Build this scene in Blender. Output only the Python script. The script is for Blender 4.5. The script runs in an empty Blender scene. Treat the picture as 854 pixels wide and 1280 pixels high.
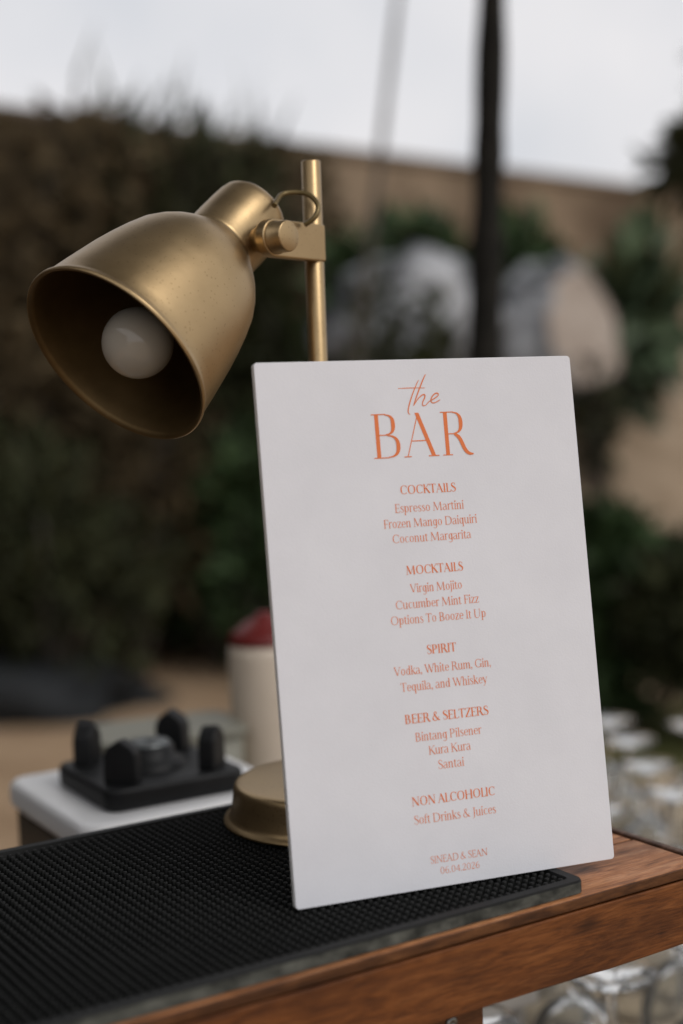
import bpy, bmesh, math, random
from mathutils import Vector, Matrix, noise
R = math.radians
rng = random.Random(7)
SC = bpy.context.scene
COL = SC.collection

# ------------------------------------------------------------------ camera
CAM_H = 1.27
F_PX, PITCH, ROLL = 1778.0, R(4.02735), R(-2.0482)
cp, sp, cr, sr = math.cos(PITCH), math.sin(PITCH), math.cos(ROLL), math.sin(ROLL)
FWD = Vector((0, cp, -sp))
UP0 = Vector((0, sp, cp)); RT0 = Vector((1, 0, 0))
RT = RT0 * cr + UP0 * sr
UP = UP0 * cr - RT0 * sr
CAM = Vector((0, 0, CAM_H))
cam_d = bpy.data.cameras.new('camera')
cam = bpy.data.objects.new('camera', cam_d); COL.objects.link(cam)
cam.matrix_world = Matrix(((RT.x, UP.x, -FWD.x, CAM.x), (RT.y, UP.y, -FWD.y, CAM.y), (RT.z, UP.z, -FWD.z, CAM.z), (0, 0, 0, 1)))
cam_d.sensor_fit = 'VERTICAL'; cam_d.sensor_height = 36.0
cam_d.lens = 36.0 * F_PX / 1280.0
cam_d.clip_start = 0.02; cam_d.clip_end = 500
cam_d.dof.use_dof = True; cam_d.dof.focus_distance = 0.85; cam_d.dof.aperture_fstop = 2.7
SC.camera = cam

def at(px, py, depth):
    """world point seen at a photograph pixel (854x1280) at a real distance along the view axis"""
    return CAM + (RT * ((px - 427) / F_PX) + UP * ((640 - py) / F_PX) + FWD) * depth

# ------------------------------------------------------------------ light
SUN_EL, SUN_AZ = R(48), R(128)          # azimuth clockwise from +Y
world = bpy.data.worlds.new('World'); SC.world = world; world.use_nodes = True
wn = world.node_tree.nodes; wl = world.node_tree.links
for n in list(wn): wn.remove(n)
out = wn.new('ShaderNodeOutputWorld'); bg = wn.new('ShaderNodeBackground'); bg.inputs['Strength'].default_value = 0.138
sky = wn.new('ShaderNodeTexSky'); sky.sky_type = 'NISHITA'; sky.sun_disc = False
sky.sun_elevation = SUN_EL; sky.sun_rotation = SUN_AZ; sky.dust_density = 4.0; sky.air_density = 1.0
hs = wn.new('ShaderNodeHueSaturation'); hs.inputs['Saturation'].default_value = 0.22
mix = wn.new('ShaderNodeMix'); mix.data_type = 'RGBA'
cl = wn.new('ShaderNodeTexNoise'); cl.inputs['Scale'].default_value = 3.4; cl.inputs['Detail'].default_value = 5
ramp = wn.new('ShaderNodeValToRGB')
ramp.color_ramp.elements[0].position = 0.3; ramp.color_ramp.elements[0].color = (4.95, 5.15, 5.55, 1)
ramp.color_ramp.elements[1].position = 0.6; ramp.color_ramp.elements[1].color = (6.95, 6.75, 6.8, 1)
mix.inputs['Factor'].default_value = 0.8
tc = wn.new('ShaderNodeTexCoord')
wl.new(tc.outputs['Generated'], cl.inputs['Vector'])
wl.new(cl.outputs['Fac'], ramp.inputs['Fac'])
wl.new(sky.outputs[0], hs.inputs['Color'])
wl.new(hs.outputs[0], mix.inputs['A']); wl.new(ramp.outputs[0], mix.inputs['B'])
wl.new(mix.outputs['Result'], bg.inputs['Color']); wl.new(bg.outputs[0], out.inputs[0])
sun_d = bpy.data.lights.new('sun', 'SUN'); sun_d.energy = 1.0; sun_d.angle = R(22); sun_d.color = (1, 0.975, 0.95)
sun = bpy.data.objects.new('sun', sun_d); COL.objects.link(sun)
sdir = Vector((math.sin(SUN_AZ) * math.cos(SUN_EL), math.cos(SUN_AZ) * math.cos(SUN_EL), math.sin(SUN_EL)))
sun.rotation_euler = (-sdir).to_track_quat('-Z', 'Y').to_euler(); sun.location = (3, -3, 8)
SC.view_settings.view_transform = 'Standard'; SC.view_settings.look = 'None'
SC.view_settings.exposure = 0.0; SC.view_settings.gamma = 1.0; SC.view_settings.use_curve_mapping = False
SC.cycles.use_denoising = True
SC.cycles.max_bounces = 16; SC.cycles.transmission_bounces = 16; SC.cycles.transparent_max_bounces = 48
SC.cycles.caustics_reflective = False; SC.cycles.caustics_refractive = True
SC.cycles.sample_clamp_indirect = 6

# ------------------------------------------------------------------ helpers
def tag(o, label=None, cat=None, group=None, kind=None):
    if label: o['label'] = label
    if cat: o['category'] = cat
    if group: o['group'] = group
    if kind: o['kind'] = kind
    return o

def thing(name, label, cat, loc, rotz=0.0, group=None):
    e = bpy.data.objects.new(name, None); COL.objects.link(e)
    e.empty_display_size = 0.05
    e.location = loc; e.rotation_euler = (0, 0, rotz)
    e['_m'] = 0; del e['_m']
    return tag(e, label, cat, group)

def world_of(o):
    m = Matrix.LocRotScale(o.location, o.rotation_euler, o.scale)
    if o.parent: m = world_of(o.parent) @ o.matrix_parent_inverse @ m
    return m

class MB:
    def __init__(s): s.v = []; s.f = []; s.sm = []
    def add(s, vs, fs, smooth=False):
        o = len(s.v); s.v += [Vector(v) for v in vs]
        for f in fs: s.f.append([i + o for i in f]); s.sm.append(smooth)
    def box(s, lo, hi, M=None):
        x0, y0, z0 = lo; x1, y1, z1 = hi
        vs = [Vector(p) for p in ((x0,y0,z0),(x1,y0,z0),(x1,y1,z0),(x0,y1,z0),(x0,y0,z1),(x1,y0,z1),(x1,y1,z1),(x0,y1,z1))]
        if M: vs = [M @ v for v in vs]
        s.add(vs, [(0,3,2,1),(4,5,6,7),(0,1,5,4),(1,2,6,5),(2,3,7,6),(3,0,4,7)])
    def prism(s, outline, z0, z1, M=None, smooth=False):
        n = len(outline)
        vs = [Vector((x, y, z0)) for x, y in outline] + [Vector((x, y, z1)) for x, y in outline]
        if M: vs = [M @ v for v in vs]
        s.add(vs, [tuple(range(n-1, -1, -1)), tuple(range(n, 2*n))] )
        o = len(s.v) - 2*n
        for i in range(n):
            j = (i+1) % n; s.f.append([o+i, o+j, o+n+j, o+n+i]); s.sm.append(smooth)
    def lathe(s, prof, M=None, n=48, close=False):
        """profile of (r, z) turned about local Z"""
        vs = []; idx = []
        for r, z in prof:
            if r < 1e-6: idx.append([len(vs)]); vs.append(Vector((0, 0, z)))
            else:
                idx.append(list(range(len(vs), len(vs)+n)))
                vs += [Vector((r*math.cos(2*math.pi*k/n), r*math.sin(2*math.pi*k/n), z)) for k in range(n)]
        fs = []
        pairs = list(zip(idx, idx[1:])) + ([(idx[-1], idx[0])] if close else [])
        for A, B in pairs:
            for k in range(n):
                j = (k+1) % n
                if len(A) == 1 and len(B) == 1: continue
                if len(A) == 1: fs.append((A[0], B[k], B[j])[::-1])
                elif len(B) == 1: fs.append((A[k], A[j], B[0]))
                else: fs.append((A[k], A[j], B[j], B[k]))
        if M: vs = [M @ v for v in vs]
        s.add(vs, fs, True)
    def tube(s, pts, rad, n=10, caps=True):
        pts = [Vector(p) for p in pts]
        rad = rad if isinstance(rad, (list, tuple)) else [rad]*len(pts)
        vs = []; up = Vector((0.3, 0.2, 1)).normalized(); prev = None
        for i, p in enumerate(pts):
            d = (pts[min(i+1, len(pts)-1)] - pts[max(i-1, 0)]).normalized()
            x = (prev - d*prev.dot(d)) if prev else d.cross(up)
            if x.length < 1e-4: x = d.orthogonal()
            x.normalize(); prev = x; y = d.cross(x)
            vs += [p + (x*math.cos(2*math.pi*k/n) + y*math.sin(2*math.pi*k/n))*rad[i] for k in range(n)]
        fs = []
        for i in range(len(pts)-1):
            for k in range(n):
                j = (k+1) % n; fs.append((i*n+k, i*n+j, (i+1)*n+j, (i+1)*n+k))
        s.add(vs, fs, True)
        if caps:
            o = len(s.v) - len(vs)
            s.f.append([o+k for k in range(n-1, -1, -1)]); s.sm.append(False)
            s.f.append([o+(len(pts)-1)*n+k for k in range(n)]); s.sm.append(False)
    def build(s, name, mat, parent=None, bevel=0, seg=2, local=False, fixn=False):
        me = bpy.data.meshes.new(name)
        me.from_pydata([tuple(v) for v in s.v], [], s.f)
        me.polygons.foreach_set('use_smooth', s.sm)
        me.update()
        if fixn:
            b = bmesh.new(); b.from_mesh(me); bmesh.ops.recalc_face_normals(b, faces=b.faces); b.to_mesh(me); b.free()
        o = bpy.data.objects.new(name, me); COL.objects.link(o)
        me.materials.append(mat)
        if parent:
            o.parent = parent
            if not local: o.matrix_parent_inverse = world_of(parent).inverted()
        if bevel:
            m = o.modifiers.new('bevel', 'BEVEL'); m.width = bevel; m.segments = seg; m.limit_method = 'ANGLE'; m.angle_limit = R(35)
            m.harden_normals = False
            for p in me.polygons: p.use_smooth = True
            w = o.modifiers.new('wn', 'WEIGHTED_NORMAL'); w.keep_sharp = False
        return o

def catmull(pts, sub=8):
    """smooth polyline through points of any dimension"""
    out = []; n = len(pts)
    for i in range(n-1):
        p0, p1, p2, p3 = pts[max(i-1, 0)], pts[i], pts[i+1], pts[min(i+2, n-1)]
        for k in range(sub):
            t = k/sub
            out.append(tuple(0.5*((2*b) + (-a+c)*t + (2*a-5*b+4*c-d)*t*t + (-a+3*b-3*c+d)*t**3) for a, b, c, d in zip(p0, p1, p2, p3)))
    out.append(tuple(pts[-1])); return out

def rrect(x0, y0, x1, y1, r, n=6):
    o = []
    for cx, cy, a in ((x1-r, y0+r, -90), (x1-r, y1-r, 0), (x0+r, y1-r, 90), (x0+r, y0+r, 180)):
        for k in range(n+1):
            t = R(a + 90*k/n); o.append((cx + r*math.cos(t), cy + r*math.sin(t)))
    return o

def frame(o, x, y, z):
    x, y, z = Vector(x), Vector(y), Vector(z)
    return Matrix(((x.x, y.x, z.x, o[0]), (x.y, y.y, z.y, o[1]), (x.z, y.z, z.z, o[2]), (0, 0, 0, 1)))

def axis_frame(o, z):
    z = Vector(z).normalized(); x = z.orthogonal().normalized(); return frame(o, x, z.cross(x), z)

# ------------------------------------------------------------------ materials
def mat(name, col, rough=0.6, metal=0.0, col2=None, scale=8.0, stretch=(1, 1, 1), bump=0.0, bscale=None, detail=6, lo=0.35, hi=0.65, rvar=0.0, spec=0.5, island=0.0, specks=0):
    m = bpy.data.materials.new(name); m.use_nodes = True
    nt = m.node_tree; p = nt.nodes['Principled BSDF']
    p.inputs['Base Color'].default_value = (*col, 1); p.inputs['Roughness'].default_value = rough; p.inputs['Metallic'].default_value = metal
    p.inputs['Specular IOR Level'].default_value = spec
    t = nt.nodes.new('ShaderNodeTexCoord'); mp = nt.nodes.new('ShaderNodeMapping'); mp.inputs['Scale'].default_value = stretch
    nt.links.new(t.outputs['Object'], mp.inputs['Vector'])
    csock = None
    if col2:
        nz = nt.nodes.new('ShaderNodeTexNoise'); nz.inputs['Scale'].default_value = scale; nz.inputs['Detail'].default_value = detail
        nz.inputs['Roughness'].default_value = 0.62
        nt.links.new(mp.outputs[0], nz.inputs['Vector'])
        r = nt.nodes.new('ShaderNodeValToRGB')
        r.color_ramp.elements[0].position = lo; r.color_ramp.elements[0].color = (*col, 1)
        r.color_ramp.elements[1].position = hi; r.color_ramp.elements[1].color = (*col2, 1)
        nt.links.new(nz.outputs['Fac'], r.inputs['Fac']); csock = r.outputs[0]
        if rvar:
            mr = nt.nodes.new('ShaderNodeMapRange'); mr.inputs['To Min'].default_value = rough - rvar; mr.inputs['To Max'].default_value = rough + rvar
            nt.links.new(nz.outputs['Fac'], mr.inputs['Value']); nt.links.new(mr.outputs[0], p.inputs['Roughness'])
    if island:
        g = nt.nodes.new('ShaderNodeNewGeometry'); mr = nt.nodes.new('ShaderNodeMapRange')
        mr.inputs['To Min'].default_value = 1 - island; mr.inputs['To Max'].default_value = 1 + island
        nt.links.new(g.outputs['Random Per Island'], mr.inputs['Value'])
        h = nt.nodes.new('ShaderNodeHueSaturation'); h.inputs['Color'].default_value = (*col, 1)
        if csock: nt.links.new(csock, h.inputs['Color'])
        nt.links.new(mr.outputs[0], h.inputs['Value']); csock = h.outputs[0]
    if csock: nt.links.new(csock, p.inputs['Base Color'])
    if specks:
        vo = nt.nodes.new('ShaderNodeTexVoronoi'); vo.inputs['Scale'].default_value = specks
        nt.links.new(mp.outputs[0], vo.inputs['Vector'])
        n2 = nt.nodes.new('ShaderNodeTexNoise'); n2.inputs['Scale'].default_value = 45; n2.inputs['Detail'].default_value = 3; nt.links.new(mp.outputs[0], n2.inputs['Vector'])
        mm = nt.nodes.new('ShaderNodeMath'); mm.operation = 'MULTIPLY'; mm.inputs[1].default_value = .30
        ad = nt.nodes.new('ShaderNodeMath'); ad.operation = 'SUBTRACT'
        nt.links.new(n2.outputs['Fac'], mm.inputs[0]); nt.links.new(vo.outputs['Distance'], ad.inputs[0]); nt.links.new(mm.outputs[0], ad.inputs[1])
        r4 = nt.nodes.new('ShaderNodeValToRGB'); r4.color_ramp.elements[0].position = .0; r4.color_ramp.elements[0].color = (.35, .3, .25, 1); r4.color_ramp.elements[1].position = .05; r4.color_ramp.elements[1].color = (1, 1, 1, 1)
        nt.links.new(ad.outputs[0], r4.inputs['Fac'])
        m4 = nt.nodes.new('ShaderNodeMix'); m4.data_type = 'RGBA'; m4.blend_type = 'MULTIPLY'; m4.inputs['Factor'].default_value = .28
        nt.links.new(csock, m4.inputs['A']); nt.links.new(r4.outputs[0], m4.inputs['B']); csock = m4.outputs['Result']; nt.links.new(csock, p.inputs['Base Color'])
    if bump:
        b = nt.nodes.new('ShaderNodeTexNoise'); b.inputs['Scale'].default_value = bscale or scale*4; b.inputs['Detail'].default_value = 5
        nt.links.new(mp.outputs[0], b.inputs['Vector'])
        bn = nt.nodes.new('ShaderNodeBump'); bn.inputs['Strength'].default_value = 1.0; bn.inputs['Distance'].default_value = bump
        nt.links.new(b.outputs['Fac'], bn.inputs['Height']); nt.links.new(bn.outputs[0], p.inputs['Normal'])
    return m

def wood(name, dark, mid, light, rough=0.45, knots=True):
    """planks run along local X"""
    m = bpy.data.materials.new(name); m.use_nodes = True
    nt = m.node_tree; N = nt.nodes; L = nt.links; p = N['Principled BSDF']
    t = N.new('ShaderNodeTexCoord'); mp = N.new('ShaderNodeMapping'); mp.inputs['Scale'].default_value = (1.0, 6, 6)
    L.new(t.outputs['Object'], mp.inputs['Vector'])
    g1 = N.new('ShaderNodeTexNoise'); g1.inputs['Scale'].default_value = 26; g1.inputs['Detail'].default_value = 8; g1.inputs['Roughness'].default_value = 0.65; g1.inputs['Distortion'].default_value = 0.7
    L.new(mp.outputs[0], g1.inputs['Vector'])
    r = N.new('ShaderNodeValToRGB'); e = r.color_ramp.elements
    e[0].position = 0.28; e[0].color = (*dark, 1); e[1].position = 0.72; e[1].color = (*light, 1)
    k = e.new(0.5); k.color = (*mid, 1)
    L.new(g1.outputs['Fac'], r.inputs['Fac'])
    st = N.new('ShaderNodeTexNoise'); st.inputs['Scale'].default_value = 16; st.inputs['Detail'].default_value = 4
    mp2 = N.new('ShaderNodeMapping'); mp2.inputs['Scale'].default_value = (1, 2.2, 2.2)
    L.new(t.outputs['Object'], mp2.inputs['Vector']); L.new(mp2.outputs[0], st.inputs['Vector'])
    r2 = N.new('ShaderNodeValToRGB'); r2.color_ramp.elements[0].position = 0.36; r2.color_ramp.elements[0].color = (0.30, 0.26, 0.24, 1)
    r2.color_ramp.elements[1].position = 0.52; r2.color_ramp.elements[1].color = (1, 1, 1, 1)
    L.new(st.outputs['Fac'], r2.inputs['Fac'])
    mx = N.new('ShaderNodeMix'); mx.data_type = 'RGBA'; mx.blend_type = 'MULTIPLY'; mx.inputs['Factor'].default_value = 0.55
    p.inputs['Specular IOR Level'].default_value = 0.28
    L.new(r.outputs[0], mx.inputs['A']); L.new(r2.outputs[0], mx.inputs['B'])
    csock = mx.outputs['Result']
    mf = N.new('ShaderNodeMapping'); mf.inputs['Scale'].default_value = (1.0, 13, 13); L.new(t.outputs['Object'], mf.inputs['Vector'])
    fg = N.new('ShaderNodeTexNoise'); fg.inputs['Scale'].default_value = 75; fg.inputs['Detail'].default_value = 3; L.new(mf.outputs[0], fg.inputs['Vector'])
    rf = N.new('ShaderNodeValToRGB'); rf.color_ramp.elements[0].position = .38; rf.color_ramp.elements[0].color = (.5, .46, .42, 1); rf.color_ramp.elements[1].position = .56; rf.color_ramp.elements[1].color = (1.1, 1.1, 1.1, 1)
    L.new(fg.outputs['Fac'], rf.inputs['Fac'])
    mfx = N.new('ShaderNodeMix'); mfx.data_type = 'RGBA'; mfx.blend_type = 'MULTIPLY'; mfx.inputs['Factor'].default_value = .55
    L.new(csock, mfx.inputs['A']); L.new(rf.outputs[0], mfx.inputs['B']); csock = mfx.outputs['Result']
    if knots:
        vo = N.new('ShaderNodeTexVoronoi'); vo.inputs['Scale'].default_value = 13
        mp3 = N.new('ShaderNodeMapping'); mp3.inputs['Scale'].default_value = (0.7, 1.5, 1.5); L.new(t.outputs['Object'], mp3.inputs['Vector']); L.new(mp3.outputs[0], vo.inputs['Vector'])
        r3 = N.new('ShaderNodeValToRGB'); r3.color_ramp.elements[0].position = 0.03; r3.color_ramp.elements[0].color = (0.12, 0.1, 0.09, 1)
        r3.color_ramp.elements[1].position = 0.13; r3.color_ramp.elements[1].color = (1, 1, 1, 1)
        L.new(vo.outputs['Distance'], r3.inputs['Fac'])
        m2 = N.new('ShaderNodeMix'); m2.data_type = 'RGBA'; m2.blend_type = 'MULTIPLY'; m2.inputs['Factor'].default_value = 0.7
        L.new(csock, m2.inputs['A']); L.new(r3.outputs[0], m2.inputs['B']); csock = m2.outputs['Result']
    L.new(csock, p.inputs['Base Color'])
    mr = N.new('ShaderNodeMapRange'); mr.inputs['To Min'].default_value = rough + 0.15; mr.inputs['To Max'].default_value = rough - 0.12
    L.new(g1.outputs['Fac'], mr.inputs['Value']); L.new(mr.outputs[0], p.inputs['Roughness'])
    bn = N.new('ShaderNodeBump'); bn.inputs['Distance'].default_value = 0.0006; L.new(g1.outputs['Fac'], bn.inputs['Height']); L.new(bn.outputs[0], p.inputs['Normal'])
    return m

def glass_mat(name, col=(1, 1, 1), rough=0.02, ior=1.46):
    m = bpy.data.materials.new(name); m.use_nodes = True; p = m.node_tree.nodes['Principled BSDF']
    p.inputs['Base Color'].default_value = (*col, 1); p.inputs['Roughness'].default_value = rough
    p.inputs['Transmission Weight'].default_value = 1; p.inputs['IOR'].default_value = ior
    return m

M_SAND = mat('sand', (.27, .18, .108), .9, col2=(.41, .29, .185), scale=1.6, bump=.01, bscale=30, spec=.2)
M_LAWN = mat('lawn_soil', (.075, .08, .03), .95, col2=(.12, .11, .045), scale=5, spec=.1)
M_BANK = mat('bank_earth', (.20, .145, .095), .95, col2=(.36, .28, .20), scale=1.3, bump=.06, bscale=4, spec=.1)
M_WALL = mat('stained_plaster', (.10, .07, .045), .9, col2=(.27, .20, .135), scale=1.1, stretch=(1, 1, .6), lo=.36, hi=.62, bump=.01, bscale=20, spec=.2)
M_LEAF_DARK = mat('leaf_dark', (.036, .040, .017), .75, island=.5, spec=.2)
M_LEAF_BROWN = mat('leaf_brown', (.088, .064, .034), .85, island=.3, spec=.15)
M_LEAF_GREEN = mat('leaf_green', (.040, .070, .024), .6, island=.5, spec=.3)
M_LEAF_MID = mat('leaf_mid', (.07, .10, .055), .55, island=.5, spec=.3)
M_BARK = mat('bark_dark', (.012, .012, .011), .95, col2=(.028, .026, .022), scale=40, bump=.006, bscale=60, spec=.1)
M_BARK_PALE = mat('bark_brown', (.06, .05, .042), .85, col2=(.09, .075, .06), scale=20)
M_GRASS = mat('grass_blade', (.10, .12, .035), .7, island=.4, spec=.2)
M_ROCK = mat('grey_rock', (.022, .025, .026), .9, col2=(.46, .47, .49), scale=2.0, lo=.40, hi=.62, bump=.05, bscale=6, spec=.25)
M_ROCK_PINK = mat('pale_rock_face', (.33, .27, .225), .9, col2=(.42, .36, .31), scale=5, bump=.02, bscale=9, spec=.2)
M_BLACK_ROCK = mat('black_rock', (.010, .012, .013), .8, col2=(.02, .022, .024), scale=4, bump=.03, bscale=8, spec=.3)

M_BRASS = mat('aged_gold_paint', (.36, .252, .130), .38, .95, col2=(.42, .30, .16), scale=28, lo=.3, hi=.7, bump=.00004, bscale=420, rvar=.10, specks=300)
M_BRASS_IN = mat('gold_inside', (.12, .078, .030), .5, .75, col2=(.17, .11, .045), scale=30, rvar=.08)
M_CORD = mat('bronze_cord', (.16, .115, .045), .4, .5)
M_BULB = mat('opal_bulb', (.46, .44, .385), .10, 0, spec=.5)
M_CARD = mat('white_card', (.675, .68, .715), .62, 0, bump=.00008, bscale=900, col2=(.71, .715, .75), scale=22, spec=.3)
M_CARD_EDGE = mat('card_foam_edge', (.86, .85, .83), .8)
M_INK = mat('orange_ink', (.72, .19, .06), .6, spec=.3)
M_RUBBER = mat('black_rubber', (.0030, .0033, .003), .52, col2=(.0065, .007, .0065), scale=70, rvar=.08, spec=.17)
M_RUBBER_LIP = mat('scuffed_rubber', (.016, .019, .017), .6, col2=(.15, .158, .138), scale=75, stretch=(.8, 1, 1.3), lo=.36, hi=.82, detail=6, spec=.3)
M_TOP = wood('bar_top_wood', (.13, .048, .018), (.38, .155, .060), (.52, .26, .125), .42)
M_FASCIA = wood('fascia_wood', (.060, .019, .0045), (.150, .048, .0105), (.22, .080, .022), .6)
M_STRIP = wood('end_strip_wood', (.05, .03, .022), (.11, .062, .042), (.17, .10, .07), .55, knots=False)
M_STEEL = mat('weathered_steel', (.32, .33, .32), .38, 1.0, col2=(.12, .12, .11), scale=300)
M_WHITE_PLASTIC = mat('white_plastic', (.74, .74, .74), .3, 0, spec=.5)
M_BLACK_PLASTIC = mat('black_plastic', (.006, .0065, .007), .5, 0, col2=(.010, .0105, .011), scale=40, spec=.25)
M_PANEL = mat('dark_glossy_panel', (.045, .038, .032), .18, 0, spec=.6)
M_COUPLER = mat('grey_coupler', (.13, .14, .14), .35, .6)
M_CREAM = mat('cream_plastic', (.60, .51, .41), .45, 0, col2=(.64, .55, .45), scale=12, spec=.4)
M_RED = mat('red_plastic', (.13, .010, .008), .4, 0, spec=.4)
M_TUB = mat('frosted_plastic', (.21, .205, .165), .5, 0, spec=.4)
M_COUNTER = mat('counter_steel', (.28, .26, .24), .5, 0, col2=(.33, .31, .28), scale=9)
M_CLOTH = mat('burlap_cloth', (.40, .315, .215), .9, 0, col2=(.50, .40, .29), scale=40, spec=.1)
M_GLASS = glass_mat('clear_glass')
def thin_glass(name):
    m = bpy.data.materials.new(name); m.use_nodes = True; N = m.node_tree.nodes; Lk = m.node_tree.links
    for n_ in list(N): N.remove(n_)
    o = N.new('ShaderNodeOutputMaterial'); tr = N.new('ShaderNodeBsdfTransparent'); tr.inputs[0].default_value = (.955, .96, .955, 1)
    gl = N.new('ShaderNodeBsdfGlossy'); gl.inputs['Roughness'].default_value = .03; gl.inputs[0].default_value = (1, 1, 1, 1)
    fr = N.new('ShaderNodeLayerWeight'); fr.inputs['Blend'].default_value = .2
    mx = N.new('ShaderNodeMixShader'); Lk.new(fr.outputs['Fresnel'], mx.inputs[0]); Lk.new(tr.outputs[0], mx.inputs[1]); Lk.new(gl.outputs[0], mx.inputs[2])
    df = N.new('ShaderNodeBsdfTranslucent'); df.inputs[0].default_value = (.85, .85, .84, 1); d2 = N.new('ShaderNodeBsdfDiffuse'); d2.inputs[0].default_value = (.85, .85, .84, 1)
    md = N.new('ShaderNodeMixShader'); md.inputs[0].default_value = .5; Lk.new(df.outputs[0], md.inputs[1]); Lk.new(d2.outputs[0], md.inputs[2])
    m2 = N.new('ShaderNodeMixShader'); m2.inputs[0].default_value = .05; Lk.new(mx.outputs[0], m2.inputs[1]); Lk.new(md.outputs[0], m2.inputs[2])
    Lk.new(m2.outputs[0], o.inputs[0]); return m
M_THIN = thin_glass('thin_clear_glass')
M_SHADE_WALL = mat('shade_wall_dark', (.018, .015, .011), .85, col2=(.04, .032, .022), scale=3, stretch=(1, 1, .2))
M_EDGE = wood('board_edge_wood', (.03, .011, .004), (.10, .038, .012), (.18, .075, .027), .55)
M_TRUNKLEG = wood('leg_wood', (.05, .018, .008), (.13, .05, .018), (.20, .085, .035), .55)

# ------------------------------------------------------------------ setting: ground, bank, wall
def sheet(name, x0, x1, y0, y1, z, m, n=2):
    mb = MB(); mb.add([(x0, y0, z), (x1, y0, z), (x1, y1, z), (x0, y1, z)], [(0, 1, 2, 3)])
    return mb
g = sheet('ground', -250, 250, -250, 250, 0.0, M_SAND).build('ground', M_SAND); tag(g, kind='structure')

WA = at(0, 130, 7.0); WB = at(854, 238, 10.7)
WALL_Z = WA.z
wdir = Vector((WB.x - WA.x, WB.y - WA.y, 0)); WLEN = wdir.length; wdir.normalize()
wnor = Vector((wdir.y, -wdir.x, 0))             # towards the camera side
def wp(u, v, z): return Vector((WA.x, WA.y, 0)) + wdir*u + wnor*v + Vector((0, 0, z))
mb = MB()
Mw = frame(Vector((WA.x, WA.y, 0)), wdir, -wnor, (0, 0, 1))
mb.box((1.75, 0, -0.3), (WLEN + 9, .22, WALL_Z - .05), Mw)
wall = thing('garden_wall', 'long tan stained plaster garden wall behind the boulders and plants', 'wall', wp(2, 0, 0))
mb.build('wall', M_WALL, wall)
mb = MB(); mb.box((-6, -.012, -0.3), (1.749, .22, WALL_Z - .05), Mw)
o = mb.build('wall', mat('brown_plaster', (.040, .031, .020), .9, col2=(.105, .080, .050), scale=1.3, lo=.3, hi=.7, bump=.01, bscale=20, spec=.1), wall); o['label'] = 'dark brown stretch'  # left stretch in a darker brown than the rest of the wall
mb = MB(); mb.box((-2.9, -4.5, -.2), (-2.7, 5.6, 3.1)); mb.build('added_shade_wall', M_SHADE_WALL, wall)  # added wall out of view at left, darkens the brass reflections
mb = MB(); mb.box((-6.0, -.03, WALL_Z - .05), (WLEN + 9, .25, WALL_Z), Mw)
mb.build('coping', mat('coping_dark', (.11, .08, .055), .9, col2=(.17, .125, .085), scale=2), wall, bevel=.01)

def sstep(a, b, x):
    t = min(1, max(0, (x-a)/(b-a))); return t*t*(3-2*t)
def bank_h(u, v):
    hmax = 1.82*sstep(.9, 2.6, u)
    n = noise.noise(Vector((u*1.1, v*1.3, 3.0)))*.16 + noise.noise(Vector((u*3, v*3, 9.0)))*.05
    return max(-.05, hmax*(1 - sstep(.5, 3.6, v)) + n*sstep(0.1, .6, hmax*(1-sstep(2.6, 3.7, v))) - .03)
mb = MB(); NU, NV = 90, 44
vs = []
for i in range(NU+1):
    for j in range(NV+1):
        u = .4 + (WLEN + 6)*i/NU; v = 4.0*j/NV - .02
        vs.append(wp(u, v, bank_h(u, v)))
mb.add(vs, [(i*(NV+1)+j, i*(NV+1)+j+1, (i+1)*(NV+1)+j+1, (i+1)*(NV+1)+j) for i in range(NU) for j in range(NV)], True)
tag(mb.build('hillside', M_BANK, fixn=True), kind='structure')

# lawn on the right beyond the glass table
mb = MB(); n = 28
c = Vector((1.6, 4.6)); pts = []
for k in range(n):
    a = 2*math.pi*k/n; rr = 1 + .08*math.sin(3*a + 1)
    pts.append((c.x + 1.75*rr*math.cos(a), c.y + 1.75*rr*math.sin(a), .004))
mb.add(pts, [tuple(range(n))]); tag(mb.build('lawn', M_LAWN), kind='structure')
mb = MB()
for i in range(7000):
    a = rng.uniform(0, 6.283); q = 1.7*math.sqrt(rng.random())
    x, y = c.x + q*math.cos(a), c.y + q*math.sin(a); h = rng.uniform(.025, .07); t = rng.uniform(0, 6.283); w = .004
    dx, dy = math.cos(t)*w, math.sin(t)*w; lx, ly = rng.uniform(-.02, .02), rng.uniform(-.02, .02)
    mb.add([(x-dx, y-dy, .004), (x+dx, y+dy, .004), (x+lx, y+ly, h)], [(0, 1, 2)])
tag(mb.build('grass', M_GRASS), 'short olive green grass beyond the table of upturned glasses', 'grass', kind='stuff')

# ------------------------------------------------------------------ vegetation
def leaf(mb, p, d, nrm, ln, wd, droop=.25):
    d = d.normalized(); s = d.cross(nrm)
    if s.length < 1e-3: s = d.orthogonal()
    s.normalize(); k = s.cross(d).normalized()
    p1 = p + d*ln*.45 - k*0; tip = p + d*ln - k*ln*droop
    mb.add([p, p1 + s*wd/2 + k*wd*.12, p1, p1 - s*wd/2 + k*wd*.12, tip], [(0, 2, 1), (0, 3, 2), (1, 2, 4), (2, 3, 4)])

def rv(): 
    while True:
        v = Vector((rng.uniform(-1, 1), rng.uniform(-1, 1), rng.uniform(-1, 1)))
        if .05 < v.length < 1: return v.normalized()

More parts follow.
